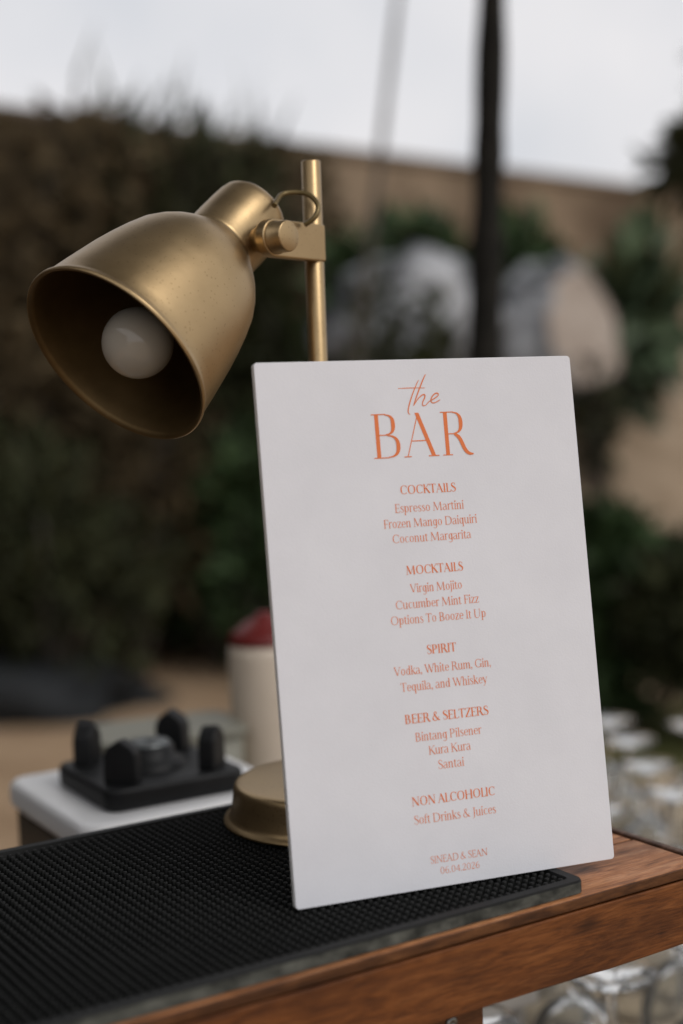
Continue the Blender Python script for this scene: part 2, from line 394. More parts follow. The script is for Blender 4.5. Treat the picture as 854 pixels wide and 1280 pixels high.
def shrub(label, base, rx, ry, h, m, n=1500, ln=(.06, .13), name='shrub', cat='shrub', group=None, spiky=0, core=True, floor=.02):
    root = thing(name, label, cat, base, 0, group)
    lobes = []
    for k in range(9):
        a = rng.uniform(0, 6.283); q = rng.uniform(.1, .68)
        lobes.append((Vector((rx*q*math.cos(a), ry*q*math.sin(a), h*rng.uniform(.3, .78))), rng.uniform(.28, .48)))
    st = MB()
    for L, r in lobes:
        mid = L*.5 + Vector((rng.uniform(-.05, .05), rng.uniform(-.05, .05), 0))
        st.tube([base + Vector((L.x*.12, L.y*.12, -.02)), base + mid, base + L], [.022, .014, .006], 6)
    st.build('stem', M_BARK_PALE, root)
    mb = MB()
    for i in range(n):
        L, r = rng.choice(lobes); d = rv(); q = r*rng.uniform(.35, 1.0)**.5
        p = L + Vector((d.x*rx*q, d.y*ry*q, d.z*h*q*.62))
        if p.z < floor: p.z = floor + rng.random()*.08
        dd = (d + rv()*.8 + Vector((0, 0, .25))).normalized()
        l = rng.uniform(*ln)
        leaf(mb, base + p, dd, rv(), l, l*rng.uniform(.4, .6))
    for i in range(spiky):
        a = rng.uniform(0, 6.283); e = rng.uniform(.5, 1.35)
        d = Vector((math.cos(a)*math.cos(e), math.sin(a)*math.cos(e), math.sin(e)))
        p = base + Vector((rng.uniform(-.5, .5)*rx, rng.uniform(-.5, .5)*ry, h*rng.uniform(.62, .95)))
        l = rng.uniform(.25, .5); leaf(mb, p, d, rv(), l, .035, .3)
    mb.build('foliage', m, root)
    return root

def creeper(label, u0, u1, z0, z1, m, n, lip=0.0):
    base = wp((u0+u1)/2, .1, 0)
    root = thing('wall_creeper', label, 'creeper', base, 0, 'creepers on the garden wall')
    st = MB()
    for k in range(5):
        u = u0 + (u1-u0)*(k+.5)/5
        pts = [wp(u + .12*math.sin(3*t + k), .05 + .03*t, z1*t/4*.96) for t in range(5)]
        st.tube(pts, [.025, .02, .016, .012, .006], 6)
    st.build('stem', M_BARK_PALE, root)
    mb = MB()
    for i in range(n):
        u = rng.uniform(u0, u1); z = z0 + (z1-z0)*rng.random()
        dens = noise.noise(Vector((u*1.4, z*1.4, 5)))
        if dens < -.28 and rng.random() < .6: continue
        v = .05 + .30*rng.random()*(.75 + dens)
        top = z1 + .10*noise.noise(Vector((u*3, 0, 2))) + lip
        z = min(z, top)
        d = (wnor*.6 + rv()*.8 + Vector((0, 0, -.35))).normalized()
        l = rng.uniform(.08, .15)
        leaf(mb, wp(u, v, z), d, (wnor + rv()*.7), l, l*.62)
    mb.build('foliage', m, root)

creeper('dark brown creeper over the wall at the photo\'s left edge', -1.6, .35, .02, WALL_Z - .02, M_LEAF_BROWN, 1500)
creeper('dark creeper on the wall directly behind the gold lamp shade', .25, 1.25, .02, WALL_Z - .02, M_LEAF_BROWN, 1100)
creeper('thinning dark creeper on the wall behind the lamp pole', 1.15, 1.95, .3, WALL_Z - .06, M_LEAF_BROWN, 1300)

for lab, px_, yt, rx_, sp_ in (('dark spiky topped shrub rising above the wall at upper left', 125, 95, .36, 90),
                               ('dark spiky shrub just topping the wall right of the taller spiky one', 240, 118, .36, 80),
                               ('low dark spiky shrub at the wall top directly above the lamp neck', 315, 150, .22, 40)):
    d_ = 7.25; p_ = at(px_, 300, d_)
    shrub(lab, Vector((p_.x, p_.y, 0)), rx_, .22, at(px_, yt, d_).z - .05, M_LEAF_DARK, 800, (.08, .16), spiky=sp_, group='spiky shrubs at the wall')
shrub('sprawling dark shrub in the far left corner below the lamp shade', wp(-.25, .75, 0), .75, .5, 1.35, M_LEAF_DARK, 1500, group='dark shrubs along the wall foot')
shrub('dark olive shrub between the lamp shade and the sand', wp(.75, .7, 0), .6, .45, 1.25, M_LEAF_GREEN, 1300, group='dark shrubs along the wall foot')
shrub('dark shrub with green leaf tips left of the menu card', wp(1.45, .8, 0), .55, .45, 1.15, M_LEAF_GREEN, 1500, group='dark shrubs along the wall foot')
shrub('broad dark shrub behind the red capped bottle', wp(2.1, 1.5, 0), .6, .5, .9, M_LEAF_DARK, 1500, group='dark shrubs along the wall foot')
shrub('tall brown leaved shrub halfway up the wall behind the lamp shade', wp(.3, .55, 0), .55, .25, 1.7, M_LEAF_BROWN, 700)
shrub('tall brown leaved shrub on the wall left of the lamp pole', wp(1.35, .5, 0), .5, .25, 1.8, M_LEAF_BROWN, 800)
# right hand planting below the bank
b = at(790, 700, 5.6); shrub('dense dark green shrub beside the right edge of the menu card', Vector((b.x, b.y, 0)), .5, .42, .86, M_LEAF_GREEN, 1900, (.07, .15))
b = at(900, 700, 5.2); shrub('dark green shrub at the right edge behind the upturned glasses', Vector((b.x, b.y, 0)), .46, .42, .78, M_LEAF_DARK, 1500, (.07, .15))
b = at(700, 720, 5.9); shrub('dark shrub mostly hidden by the right half of the card', Vector((b.x, b.y, 0)), .45, .42, .80, M_LEAF_DARK, 1300, (.07, .15))

def broadleaf(label, base, h, nl, m, spread=.55, name='broadleaf_plant', width=.13):
    root = thing(name, label, 'plant', base)
    for k in range(nl):
        a = 6.283*k/nl + rng.uniform(-.4, .4); e = rng.uniform(.75, 1.35)
        ln = h*rng.uniform(.75, 1.1); d = Vector((math.cos(a)*math.cos(e), math.sin(a)*math.cos(e), math.sin(e)))
        out_ = Vector((math.cos(a), math.sin(a), 0))
        side = Vector((-math.sin(a), math.cos(a), 0)); mb = MB(); vs = []; fs = []
        NS = 9
        for i in range(NS+1):
            t = i/NS; p = base + d*ln*t + out_*spread*ln*.35*t*t - Vector((0, 0, ln*.38*t*t*spread))
            w = width*.80*max(0, (math.sin(math.pi*min(1, max(0, (t-.3)/.7)**.75)) if t > .3 else 0)) + .012
            nk = side.cross(d).normalized()
            vs += [p - side*w/2 + nk*w*.12, p, p + side*w/2 + nk*w*.12]
        for i in range(NS):
            q = i*3; fs += [(q, q+3, q+4, q+1), (q+1, q+4, q+5, q+2)]
        mb.add(vs, fs, True); mb.build('leaf', m, root)
    return root

def onbank(px, depth, ytop):
    p = at(px, 400, depth); d = Vector((p.x - WA.x, p.y - WA.y, 0)); z = max(0, bank_h(d.dot(wdir), d.dot(wnor))) - .03
    return Vector((p.x, p.y, z)), at(px, ytop, depth).z - z
for lab, px_, dep, yt, nl, m_, wd in (
    ('broad leaved green plant between the lamp pole and the left boulder', 447, 7.5, 258, 9, M_LEAF_MID, .16),
    ('green plant on the bank just behind the left boulder', 545, 7.9, 262, 10, M_LEAF_GREEN, .15),
    ('small green plant on the bank right of the dark trunk', 668, 8.0, 268, 9, M_LEAF_MID, .17),
    ('tall broad leaved plant right of the pale faced boulder', 788, 7.8, 262, 11, M_LEAF_MID, .17)):
    b_, h_ = onbank(px_, dep, yt)
    broadleaf(lab, b_, h_*1.22, nl, m_, width=wd)
b_, h_ = onbank(492, 6.45, 352); shrub('low dark shrub in front of the left boulder just above the card', b_, .26, .22, h_, M_LEAF_DARK, 1000)
for lab, px_, dep, yt, rx_, m_ in (('leafy green shrub on the bank between the lamp pole and the left boulder', 438, 7.35, 262, .20, M_LEAF_GREEN),
    ('leafy green shrub at the wall just behind the left boulder', 535, 7.8, 258, .36, M_LEAF_GREEN),
    ('leafy green shrub at the wall just right of the dark trunk', 662, 7.9, 268, .26, M_LEAF_GREEN)):
    b_, h_ = onbank(px_, dep, yt); shrub(lab, b_, rx_, .25, h_, m_, 900, (.10, .2), group='green shrubs along the bank')
b_, h_ = onbank(800, 7.5, 262); shrub('pale green long leaved shrub right of the pale faced boulder', b_, .17, .2, h_, M_LEAF_MID, 210, (.16, .34), group='green shrubs along the bank')
b_, h_ = onbank(745, 7.05, 445); shrub('dark shrub under the pale faced boulder at the card\'s top right corner', b_, .15, .15, h_, M_LEAF_DARK, 170)

# trees
def limb_tree(label, pts, rad, crown_c, crown_r, m, n, name='tree', barkm=M_BARK, ln=(.10, .22), limbs=6, group=None):
    root = thing(name, label, 'tree', pts[0], 0, group)
    mb = MB(); sm = catmull([tuple(p) for p in pts], 10)
    rr = [rad[0] + (rad[1]-rad[0])*i/(len(sm)-1) for i in range(len(sm))]
    rr = [r*(1 + .07*math.sin(i*2.1) + .05*math.sin(i*5.3)) for i, r in enumerate(rr)]
    mb.tube([Vector(p) for p in sm], rr, 14)
    top = Vector(sm[-1]); ends = []
    for k in range(limbs):
        a = 6.283*k/limbs + rng.uniform(-.3, .3); q = rng.uniform(.4, .9)
        e = crown_c + Vector((crown_r.x*q*math.cos(a), crown_r.y*q*math.sin(a), crown_r.z*rng.uniform(-.5, .6)))
        s0 = Vector(sm[int(len(sm)*rng.uniform(.82, .98))]); mid = s0.lerp(e, .5) + Vector((0, 0, .08))
        mb.tube([s0, mid, e], [rad[1]*.7, rad[1]*.45, rad[1]*.15], 7); ends.append(e)
    mb.build('trunk', barkm, root)
    mb = MB()
    for i in range(n):
        e = rng.choice(ends); d = rv()
        p = e + Vector((d.x*crown_r.x, d.y*crown_r.y, d.z*crown_r.z))*(.5*rng.random()**.6)
        l = rng.uniform(*ln); leaf(mb, p, (d + rv()*.7 + Vector((0, 0, -.3))), rv(), l, l*.42)
    mb.build('crown', m, root)

p0 = at(606, 440, 2.7); p1 = at(615, 0, 2.7)
dv = (p1 - p0); foot = p0 - dv*(p0.z/dv.z); tip = p0 + dv*((3.4 - p0.z)/dv.z)
limb_tree('slender near black tree trunk rising behind the menu card', [foot, foot.lerp(tip, .4), p1, tip], (.036, .024), Vector((-.75, 1.35, 3.05)), Vector((1.5, 1.35, .42)), M_LEAF_DARK, 2500, ln=(.14, .28), limbs=14)  # wide crown added overhead, out of view, to put a dark band on the brass
q0 = at(470, 240, 5.2); q1 = at(497, 0, 5.2); dv = q1 - q0; foot = q0 - dv*(q0.z/dv.z); tip = q0 + dv*((4.4 - q0.z)/dv.z)
limb_tree('thin leaning sapling between the lamp pole and the dark trunk', [foot, foot.lerp(q1, .6), q1, tip], (.016, .011), tip + Vector((0, .2, .35)), Vector((.5, .5, .3)), M_LEAF_DARK, 260, name='sapling', barkm=M_BARK_PALE, limbs=5)
b = at(950, 160, 4.6)
limb_tree('dark leafy tree hanging in from the right edge above the wall', [Vector((b.x + .35, b.y, 0)), Vector((b.x + .3, b.y, 1.0)), Vector((b.x + .22, b.y, 1.9)), Vector((b.x + .1, b.y, 2.5))], (.06, .035), b + Vector((.10, 0, .05)), Vector((.34, .36, .30)), M_LEAF_DARK, 1300, ln=(.08, .16), limbs=9)

# boulders and rocks
def rock(label, c, rx, ry, rz, m, seed, name='boulder', cut=None, cut_m=None, sub=4, rot=0.0, rough=.22):
    bm = bmesh.new(); bmesh.ops.create_icosphere(bm, subdivisions=sub, radius=1)
    cs, sn = math.cos(rot), math.sin(rot)
    for v in bm.verts:
        n = noise.noise(v.co*1.3 + Vector((seed, 0, 0)))*rough*1.6 + noise.noise(v.co*3.1 + Vector((0, seed, 0)))*rough*.6
        p = v.co*(1 + n); x, y = p.x*rx, p.y*ry
        v.co = Vector((x*cs - y*sn, x*sn + y*cs, p.z*rz))
        if cut:
            nn, dd = cut; s = v.co.dot(nn) - dd
            if s > 0: v.co -= nn*s*.97
    for f in bm.faces: f.smooth = True
    me = bpy.data.meshes.new(name); bm.to_mesh(me); bm.free()
    root = thing(name, label, 'boulder' if name == 'boulder' else 'rock', c - Vector((0, 0, rz*.9)))
    me.materials.append(m)
    if cut:
        me.materials.append(cut_m)
        for p in me.polygons:
            if p.normal.dot(cut[0]) > .93 and p.center.dot(cut[0]) > cut[1]*.93: p.material_index = 1
    o = bpy.data.objects.new('stone', me); COL.objects.link(o); o.location = c; o.parent = root
    o.matrix_parent_inverse = world_of(root).inverted()
    return root
cL = at(505, 402, 7.0); cR = at(690, 420, 7.2)
rock('large grey boulder with dark front between lamp pole and dark trunk', cL, .44, .34, .37, M_ROCK, 2.3, rot=.3)
rock('grey boulder with a round pale broken face right of the dark trunk', cR, .34, .30, .34, M_ROCK, 8.1, cut=(Vector((.62, -.76, .17)).normalized(), .20), cut_m=M_ROCK_PINK)
b = at(-15, 880, 6.25)
rock('low near black rock lying on the sand at the left edge', Vector((b.x, b.y, .02)), .62, .36, .22, M_BLACK_ROCK, 4.4, name='rock', rough=.30)

# ------------------------------------------------------------------ bar counter
TY = R(32.42)
AX = Vector((math.cos(TY), math.sin(TY), 0)); BX = Vector((-math.sin(TY), math.cos(TY), 0))
def ab(a, b, z): return AX*a + BX*b + Vector((0, 0, z))
ZW = CAM_H - .2793          # wood top
ZM = CAM_H - .2713          # top of the mat's studs
A0, A1, B0, B1 = -.52, .6365, .598, .888
bar = thing('bar_counter', 'rustic reddish brown wooden bar counter under the black mat', 'bar counter', ab(.05, .74, 0), TY)
def L(a, b, z): return (a - .05, b - .74, z)      # local coordinates of the bar
def bbox(name, a0, a1, b0, b1, z0, z1, m, bev=.0012):
    mb = MB(); mb.box(L(a0, b0, z0), L(a1, b1, z1)); return mb.build(name, m, bar, bevel=bev, local=True)
bbox('top_board', A0, A1 - .0062, B0, .6575, ZW - .007, ZW, M_TOP, .0012)
bbox('top_board', A0, A1 - .0062, .6595, .731, ZW - .007, ZW - .0004, M_TOP)
bbox('top_board', A0, A1 - .0062, .7325, .808, ZW - .007, ZW - .0002, M_TOP)
bbox('top_board', A0, A1 - .0062, .8095, B1, ZW - .007, ZW - .0005, M_TOP)
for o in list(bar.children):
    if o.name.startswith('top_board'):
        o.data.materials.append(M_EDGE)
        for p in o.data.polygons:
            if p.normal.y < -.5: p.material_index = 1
bbox('end_strip', A1 - .0055, A1, B0 + .004, B1, ZW - .022, ZW + .0012, M_STRIP)
# front fascia, slightly wavy lower edge
mb = MB(); outl = []
na = 46
fb = ZW - .0475
topv = []; botv = []
for i in range(na+1):
    a = A0 + (A1 - .008 - A0)*i/na
    topv.append(a); botv.append((a, fb + .0006*math.sin(a*31) + .0007*noise.noise(Vector((a*22, 0, 0)))))
vs = []
for (a, z) in botv:
    vs += [L(a, B0 + .0012, z), L(a, B0 + .0012, ZW - .0084), L(a, B0 + .019, ZW - .0084), L(a, B0 + .019, z)]
fs = []
for i in range(na):
    q = i*4; w = q + 4
    fs += [(q, w, w+1, q+1), (q+1, w+1, w+2, q+2), (q+2, w+2, w+3, q+3), (q+3, w+3, w, q)]
fs += [(0, 1, 2, 3), (na*4+3, na*4+2, na*4+1, na*4)]
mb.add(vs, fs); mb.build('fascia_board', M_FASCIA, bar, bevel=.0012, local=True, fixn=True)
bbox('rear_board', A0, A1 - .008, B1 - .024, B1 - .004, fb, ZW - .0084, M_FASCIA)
# legs, lower rail with panel
LEG_A = .4755
bbox('rail', A0 + .03, LEG_A, B0 + .0205, B0 + .040, fb - .034, fb + .02, M_TRUNKLEG)
bbox('front_panel', A0 + .03, LEG_A, B0 + .0225, B0 + .038, .06, fb - .0355, M_TRUNKLEG)
for a0 in (A0 + .03, LEG_A - .045):
    for b0 in (B0 + .0415, B1 - .07):
        bbox('leg', a0, a0 + .045, b0, b0 + .045, 0, ZW - .0085, M_TRUNKLEG)
def screw(a, b, z, r=.0038):
    mb = MB(); o = Vector(L(a, b, z))
    mb.lathe([(r, 0), (r, .0008), (r*.7, .0018), (.0012, .0021), (.0010, .0012), (0, .0012)], frame(o, (1, 0, 0), (0, 0, 1), (0, -1, 0)), 16)
    mb.build('screw', M_STEEL, bar, local=True)
screw(.6185, B0 + .0012, ZW - .0235, .0034); screw(.6180, B0 + .0012, ZW - .0290, .0042)
screw(.4525, B0 + .0205, fb - .012, .0040)

# ------------------------------------------------------------------ rubber bar mat
MA0, MA1, MB0, MB1 = -.04, .5385, .6015, .8745
mat_t = thing('bar_mat', 'black studded rubber bar mat lying along the counter top', 'bar mat', ab(.25, .738, ZW), TY)
def Lm(a, b, z): return Vector((a - .25, b - .738, z - ZW))
mb = MB()
o0 = [(x - .25, y - .738) for x, y in rrect(MA0, MB0, MA1, MB1, .006)]
i0 = [(x - .25, y - .738) for x, y in rrect(MA0 + .0085, MB0 + .0085, MA1 - .0085, MB1 - .0085, .003)]
i1 = [(x - .25, y - .738) for x, y in rrect(MA0 + .0065, MB0 + .0065, MA1 - .0065, MB1 - .0065, .004)]
H = ZM - ZW; n = len(o0)
rings = [[(x, y, .0006) for x, y in o0], [(x, y, H - .0012) for x, y in o0],
         [(x*.9982, y*.996, H) for x, y in o0], [(x, y, H) for x, y in i1], [(x, y, .0030) for x, y in i0]]
vs = [p for r_ in rings for p in r_]
fs = []
for k in range(len(rings)-1):
    for i in range(n):
        j = (i+1) % n; fs.append((k*n+i, k*n+j, (k+1)*n+j, (k+1)*n+i))
fs.append(tuple((len(rings)-1)*n + i for i in range(n))); fs.append(tuple(range(n-1, -1, -1)))
mb.add(vs, fs)
base = mb.build('mat_base', M_RUBBER, mat_t, local=True)
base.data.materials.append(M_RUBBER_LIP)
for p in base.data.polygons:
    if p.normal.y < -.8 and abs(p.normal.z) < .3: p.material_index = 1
mb = MB(); P = .00555; rowp = P; k = 0
b_ = .6108
prof = [(.00185, .003), (.00160, H - .0008), (.00125, H - .0002), (0, H)]
NS = 8
while b_ < MB1 - .010:
    a_ = .5277 - P*100
    while a_ < .5279:
        o = Lm(a_, b_, ZW); vs = []
        for r_, z_ in prof[:-1]:
            vs += [o + Vector((r_*math.cos(6.2832*i/NS), r_*math.sin(6.2832*i/NS), z_)) for i in range(NS)]
        vs.append(o + Vector((0, 0, H)))
        fs = [(q*NS+i, q*NS+(i+1) % NS, (q+1)*NS+(i+1) % NS, (q+1)*NS+i) for q in range(2) for i in range(NS)]
        fs += [(2*NS+i, 2*NS+(i+1) % NS, 3*NS) for i in range(NS)]
        mb.add(vs, fs, True); a_ += P
    b_ += rowp; k += 1
mb.build('studs', M_RUBBER, mat_t, local=True)

# ------------------------------------------------------------------ menu card
YC, LEAN = R(20.1535), R(7.4512)
CW, CH, CT = .20, .30255, .005
ca = Vector((math.cos(YC), math.sin(YC), 0)); ch_ = Vector((-math.sin(YC), math.cos(YC), 0))
cu = Vector((0, 0, 1))*math.cos(LEAN) + ch_*math.sin(LEAN); cn = ca.cross(cu)   # cn faces the camera
CB = Vector((-.03266, .76076, ZM + .0003))
card = thing('menu_card', 'white bar menu card with orange lettering standing on the black mat', 'menu card', CB + ca*CW/2)
MC = frame(CB, ca, cu, cn)
mb = MB(); mb.prism(rrect(0, 0, CW, CH, .0022, 5), -CT, 0, MC)
pn = mb.build('board', M_CARD, card, bevel=.0004); pn.data.materials.append(M_CARD_EDGE)
for p in pn.data.polygons:
    if abs(p.normal.dot(cn)) < .5: p.material_index = 1
# folding strut behind
mb = MB()
s0 = CB + ca*CW*.5 + cu*CH*.55 - cn*(CT + .0012); s1 = CB + ca*CW*.5 + ch_*.062; s1.z = ZM + .001
dd = (s1 - s0).normalized(); M_ = frame(s0, ca, dd, ca.cross(dd))
mb.box((-.025, 0, -.001), (.025, (s1-s0).length, .001), M_); mb.build('strut', M_CARD_EDGE, card)

# lettering: strokes with thick stems and hair lines, drawn in units of 100 per capital height
def ell(cx, cy, rx, ry, a0, a1, n=22): return ('E', cx, cy, rx, ry, a0, a1, n)
def ln_(x0, y0, x1, y1, w): return ('L', x0, y0, x1, y1, w)
def cv(*p): return ('C', p)
def sf(x0, x1, y): return ('L', x0, y, x1, y, 't')
def stem(x, y0, y1, s=8):
    r = [ln_(x, y0, x, y1, 'T')]
    if s: r += [sf(x-s-5, x+s+5, y0), sf(x-s-5, x+4, y1)]
    return r
G = {}
G['A'] = (84, [ln_(9, 0, 41, 101, 't'), ln_(38, 101, 73, 0, 'T'), ln_(21, 36, 62, 36, 't'), sf(0, 18, 0), sf(60, 86, 0)])
G['B'] = (72, stem(16, 0, 100, 6) + [sf(16, 36, 100), sf(16, 38, 52), sf(16, 38, 0), ell(34, 76, 22, 24, -90, 90), ell(37, 26, 27, 26, -90, 90)])
G['C'] = (84, [ell(48, 50, 42, 51, 48, 314), ln_(77, 70, 77, 96, 't')])
G['D'] = (92, stem(16, 0, 100, 6) + [sf(16, 44, 100), sf(16, 44, 0), ell(43, 50, 43, 50, -90, 90)])
_E = stem(16, 0, 100, 6) + [sf(16, 56, 100), sf(16, 46, 51), ln_(55, 100, 56, 82, 't'), ln_(45, 43, 45, 59, 't')]
G['E'] = (62, _E + [sf(16, 57, 0), ln_(56, 0, 58, 20, 't')])
G['F'] = (58, _E)
G['G'] = (90, [ell(48, 50, 42, 51, 48, 320), ln_(77, 70, 77, 96, 't'), ln_(76, 4, 76, 42, 'T'), sf(62, 88, 42)])
G['H'] = (94, stem(16, 0, 100) + stem(78, 0, 100) + [sf(16, 78, 51)])
G['I'] = (32, stem(16, 0, 100))
G['J'] = (36, [ln_(20, 2, 20, 100, 'T'), sf(7, 33, 100), cv((20, 4, 12), (17, -14, 7), (4, -24, 5))])
G['K'] = (78, stem(16, 0, 100) + [ln_(18, 46, 66, 100, 't'), ln_(31, 60, 70, 0, 'T'), sf(54, 78, 100), sf(60, 82, 0)])
G['L'] = (58, stem(16, 0, 100, 6) + [sf(16, 56, 0), ln_(55, 0, 57, 22, 't')])
G['M'] = (112, [ln_(12, 0, 18, 100, 't'), ln_(19, 100, 53, 4, 'T'), ln_(53, 2, 88, 100, 't'), ln_(90, 100, 95, 0, 'T'), sf(3, 22, 0), sf(84, 106, 0), sf(8, 22, 100)])
G['N'] = (92, [ln_(14, 0, 14, 100, 't'), ln_(15, 100, 76, 0, 'T'), ln_(77, 0, 77, 100, 't'), sf(5, 24, 0), sf(67, 87, 100), sf(4, 18, 100)])
G['O'] = (98, [ell(49, 50, 43, 51, 0, 360, 40)])
G['P'] = (68, stem(16, 0, 100) + [sf(16, 38, 100), sf(16, 38, 46), ell(36, 73, 25, 27, -90, 90)])
G['R'] = (78, stem(16, 0, 100) + [sf(16, 38, 100), sf(16, 38, 49), ell(36, 74.5, 25, 25.5, -90, 90), cv((37, 49, 8), (50, 38, 12), (62, 12, 12), (72, 2, 10), (84, 0, 4))])
G['S'] = (58, [cv((48, 76, 4), (47, 92, 4), (34, 101, 4), (18, 96, 8), (11, 80, 11), (19, 64, 14), (36, 50, 15), (49, 36, 14), (51, 20, 11), (42, 4, 7), (26, -1, 4), (12, 6, 4), (9, 24, 4))])
G['T'] = (70, stem(35, 0, 100, 5) + [sf(3, 67, 100), ln_(4, 100, 3, 80, 't'), ln_(66, 100, 67, 80, 't')])
G['U'] = (90, [ln_(16, 30, 16, 100, 'T'), sf(3, 29, 100), cv((16, 30, 13), (18, 12, 11), (32, -1, 7), (50, -1, 5), (66, 10, 5), (72, 30, 5)), ln_(72, 30, 72, 100, 't'), sf(62, 82, 100)])
G['V'] = (80, [ln_(10, 100, 43, 0, 'T'), ln_(43, 0, 72, 100, 't'), sf(0, 24, 100), sf(62, 82, 100)])
G['W'] = (118, [ln_(10, 100, 38, 0, 'T'), ln_(38, 0, 60, 100, 't'), ln_(56, 100, 84, 0, 'T'), ln_(84, 0, 110, 100, 't'), sf(0, 24, 100), sf(100, 120, 100)])
G['Z'] = (64, [sf(8, 58, 100), ln_(58, 100, 10, 0, 'T'), sf(6, 60, 0), ln_(8, 100, 8, 80, 't'), ln_(59, 0, 60, 20, 't')])
G['&'] = (86, [cv((80, 2, 9), (60, 14, 13), (40, 42, 13), (26, 66, 12), (22, 84, 8), (31, 99, 5), (43, 96, 6), (46, 82, 7), (36, 66, 4), (16, 50, 6), (7, 30, 11), (12, 10, 11), (30, 0, 6), (50, 6, 5), (66, 26, 4), (72, 46, 4))])
X = 66
G['a'] = (56, [ln_(42, 4, 42, 46, 'T'), cv((42, 46, 12), (38, 61, 7), (26, 67, 5), (14, 62, 7), (10, 52, 9)), cv((42, 40, 4), (22, 33, 5), (8, 24, 10), (8, 8, 11), (20, -1, 6), (34, 6, 4), (42, 16, 4)), cv((42, 8, 11), (46, 0, 6), (54, 3, 4))])
G['b'] = (60, [ln_(13, 0, 13, 104, 'T'), sf(2, 14, 104), ell(32, 33, 22, 34, -180, 180, 30)])
G['c'] = (52, [ell(30, 33, 24, 34, 52, 312)])
G['d'] = (62, [ln_(48, 0, 48, 104, 'T'), sf(36, 48, 104), sf(48, 60, 0), ell(29, 33, 22, 34, 0, 360, 30)])
G['e'] = (55, [ell(30, 33, 24, 34, 4, 318), ln_(8, 36, 53, 36, 't')])
G['f'] = (34, [ln_(15, 0, 15, 82, 'T'), sf(3, 27, 0), sf(2, 32, 66), cv((15, 80, 12), (19, 98, 8), (30, 104, 5), (38, 98, 7))])
G['g'] = (58, [ln_(46, -12, 46, 66, 'T'), sf(46, 56, 66), ell(28, 34, 21, 33, 0, 360, 30), cv((46, -12, 11), (40, -28, 7), (24, -33, 5), (8, -26, 6))])
_arch = lambda x: [cv((x, 44, 4), (x+10, 60, 5), (x+22, 67, 7), (x+31, 58, 11), (x+33, 40, 12)), ln_(x+33, 0, x+33, 42, 'T')]
G['h'] = (62, [ln_(13, 0, 13, 104, 'T'), sf(2, 13, 104), sf(3, 23, 0)] + _arch(13) + [sf(36, 56, 0)])
_dot = lambda x: ('D', x, 96, 8.5)
G['i'] = (27, [ln_(14, 0, 14, 66, 'T'), sf(3, 14, 66), sf(4, 24, 0), _dot(14)])
G['j'] = (27, [ln_(14, -14, 14, 66, 'T'), sf(3, 14, 66), cv((14, -12, 11), (10, -28, 7), (-2, -33, 5)), _dot(14)])
G['k'] = (58, [ln_(13, 0, 13, 104, 'T'), sf(2, 13, 104), sf(3, 23, 0), ln_(14, 28, 46, 66, 't'), ln_(24, 40, 51, 0, 'T'), sf(37, 54, 66), sf(42, 60, 0)])
G['l'] = (27, [ln_(14, 0, 14, 104, 'T'), sf(3, 14, 104), sf(4, 24, 0)])
G['m'] = (94, [ln_(13, 0, 13, 66, 'T'), sf(2, 13, 66), sf(3, 23, 0)] + _arch(13) + _arch(46) + [sf(69, 89, 0)])
G['n'] = (62, [ln_(13, 0, 13, 66, 'T'), sf(2, 13, 66), sf(3, 23, 0)] + _arch(13) + [sf(36, 56, 0)])
G['o'] = (60, [ell(30, 33, 24, 34, 0, 360, 30)])
G['p'] = (60, [ln_(13, -34, 13, 66, 'T'), sf(2, 13, 66), sf(3, 23, -34), ell(32, 33, 22, 34, -180, 180, 30)])
G['q'] = (60, [ln_(47, -34, 47, 66, 'T'), sf(37, 57, -34), ell(28, 33, 22, 34, 0, 360, 30)])
G['r'] = (42, [ln_(13, 0, 13, 66, 'T'), sf(2, 13, 66), sf(3, 23, 0), cv((13, 44, 4), (21, 60, 5), (31, 67, 8), (39, 60, 10))])
G['s'] = (44, [cv((35, 52, 4), (32, 63, 4), (22, 67, 5), (12, 60, 9), (12, 48, 11), (24, 36, 12), (35, 24, 12), (37, 10, 9), (26, -1, 5), (13, 2, 4), (8, 14, 4))])
G['t'] = (37, [ln_(15, 10, 15, 84, 'T'), sf(2, 32, 66), cv((15, 12, 12), (18, 1, 8), (28, 0, 5), (36, 8, 4))])
G['u'] = (63, [ln_(13, 22, 13, 66, 'T'), sf(2, 13, 66), cv((13, 22, 12), (16, 5, 9), (26, -1, 6), (38, 5, 4), (48, 20, 4)), ln_(48, 0, 48, 66, 'T'), sf(38, 48, 66), sf(48, 59, 0)])
G['v'] = (54, [ln_(8, 66, 29, 0, 'T'), ln_(29, 0, 48, 66, 't'), sf(0, 18, 66), sf(41, 56, 66)])
G['w'] = (82, [ln_(8, 66, 26, 0, 'T'), ln_(26, 0, 42, 66, 't'), ln_(39, 66, 57, 0, 'T'), ln_(57, 0, 75, 66, 't'), sf(0, 18, 66), sf(68, 83, 66)])
G['y'] = (54, [ln_(8, 66, 30, 0, 'T'), cv((48, 66, 4), (30, 0, 5), (20, -26, 5), (6, -32, 7)), sf(0, 18, 66), sf(41, 56, 66)])
G['z'] = (48, [sf(6, 42, 66), ln_(42, 66, 8, 0, 'T'), sf(6, 44, 0), ln_(6, 66, 6, 52, 't'), ln_(44, 0, 44, 14, 't')])
G['0'] = (62, [ell(31, 50, 25, 51, 0, 360, 36)])
G['2'] = (56, [cv((10, 76, 8), (13, 93, 5), (28, 101, 5), (42, 92, 11), (43, 74, 13), (32, 46, 9), (18, 22, 6), (8, 4, 5)), ln_(6, 5, 50, 5, 'T')])
G['4'] = (62, [ln_(42, 0, 42, 100, 'T'), ln_(42, 100, 5, 32, 't'), ln_(5, 30, 58, 30, 't')])
G['6'] = (60, [ell(31, 30, 23, 31, 0, 360, 30), cv((8, 32, 12), (12, 66, 11), (28, 90, 7), (48, 101, 4))])
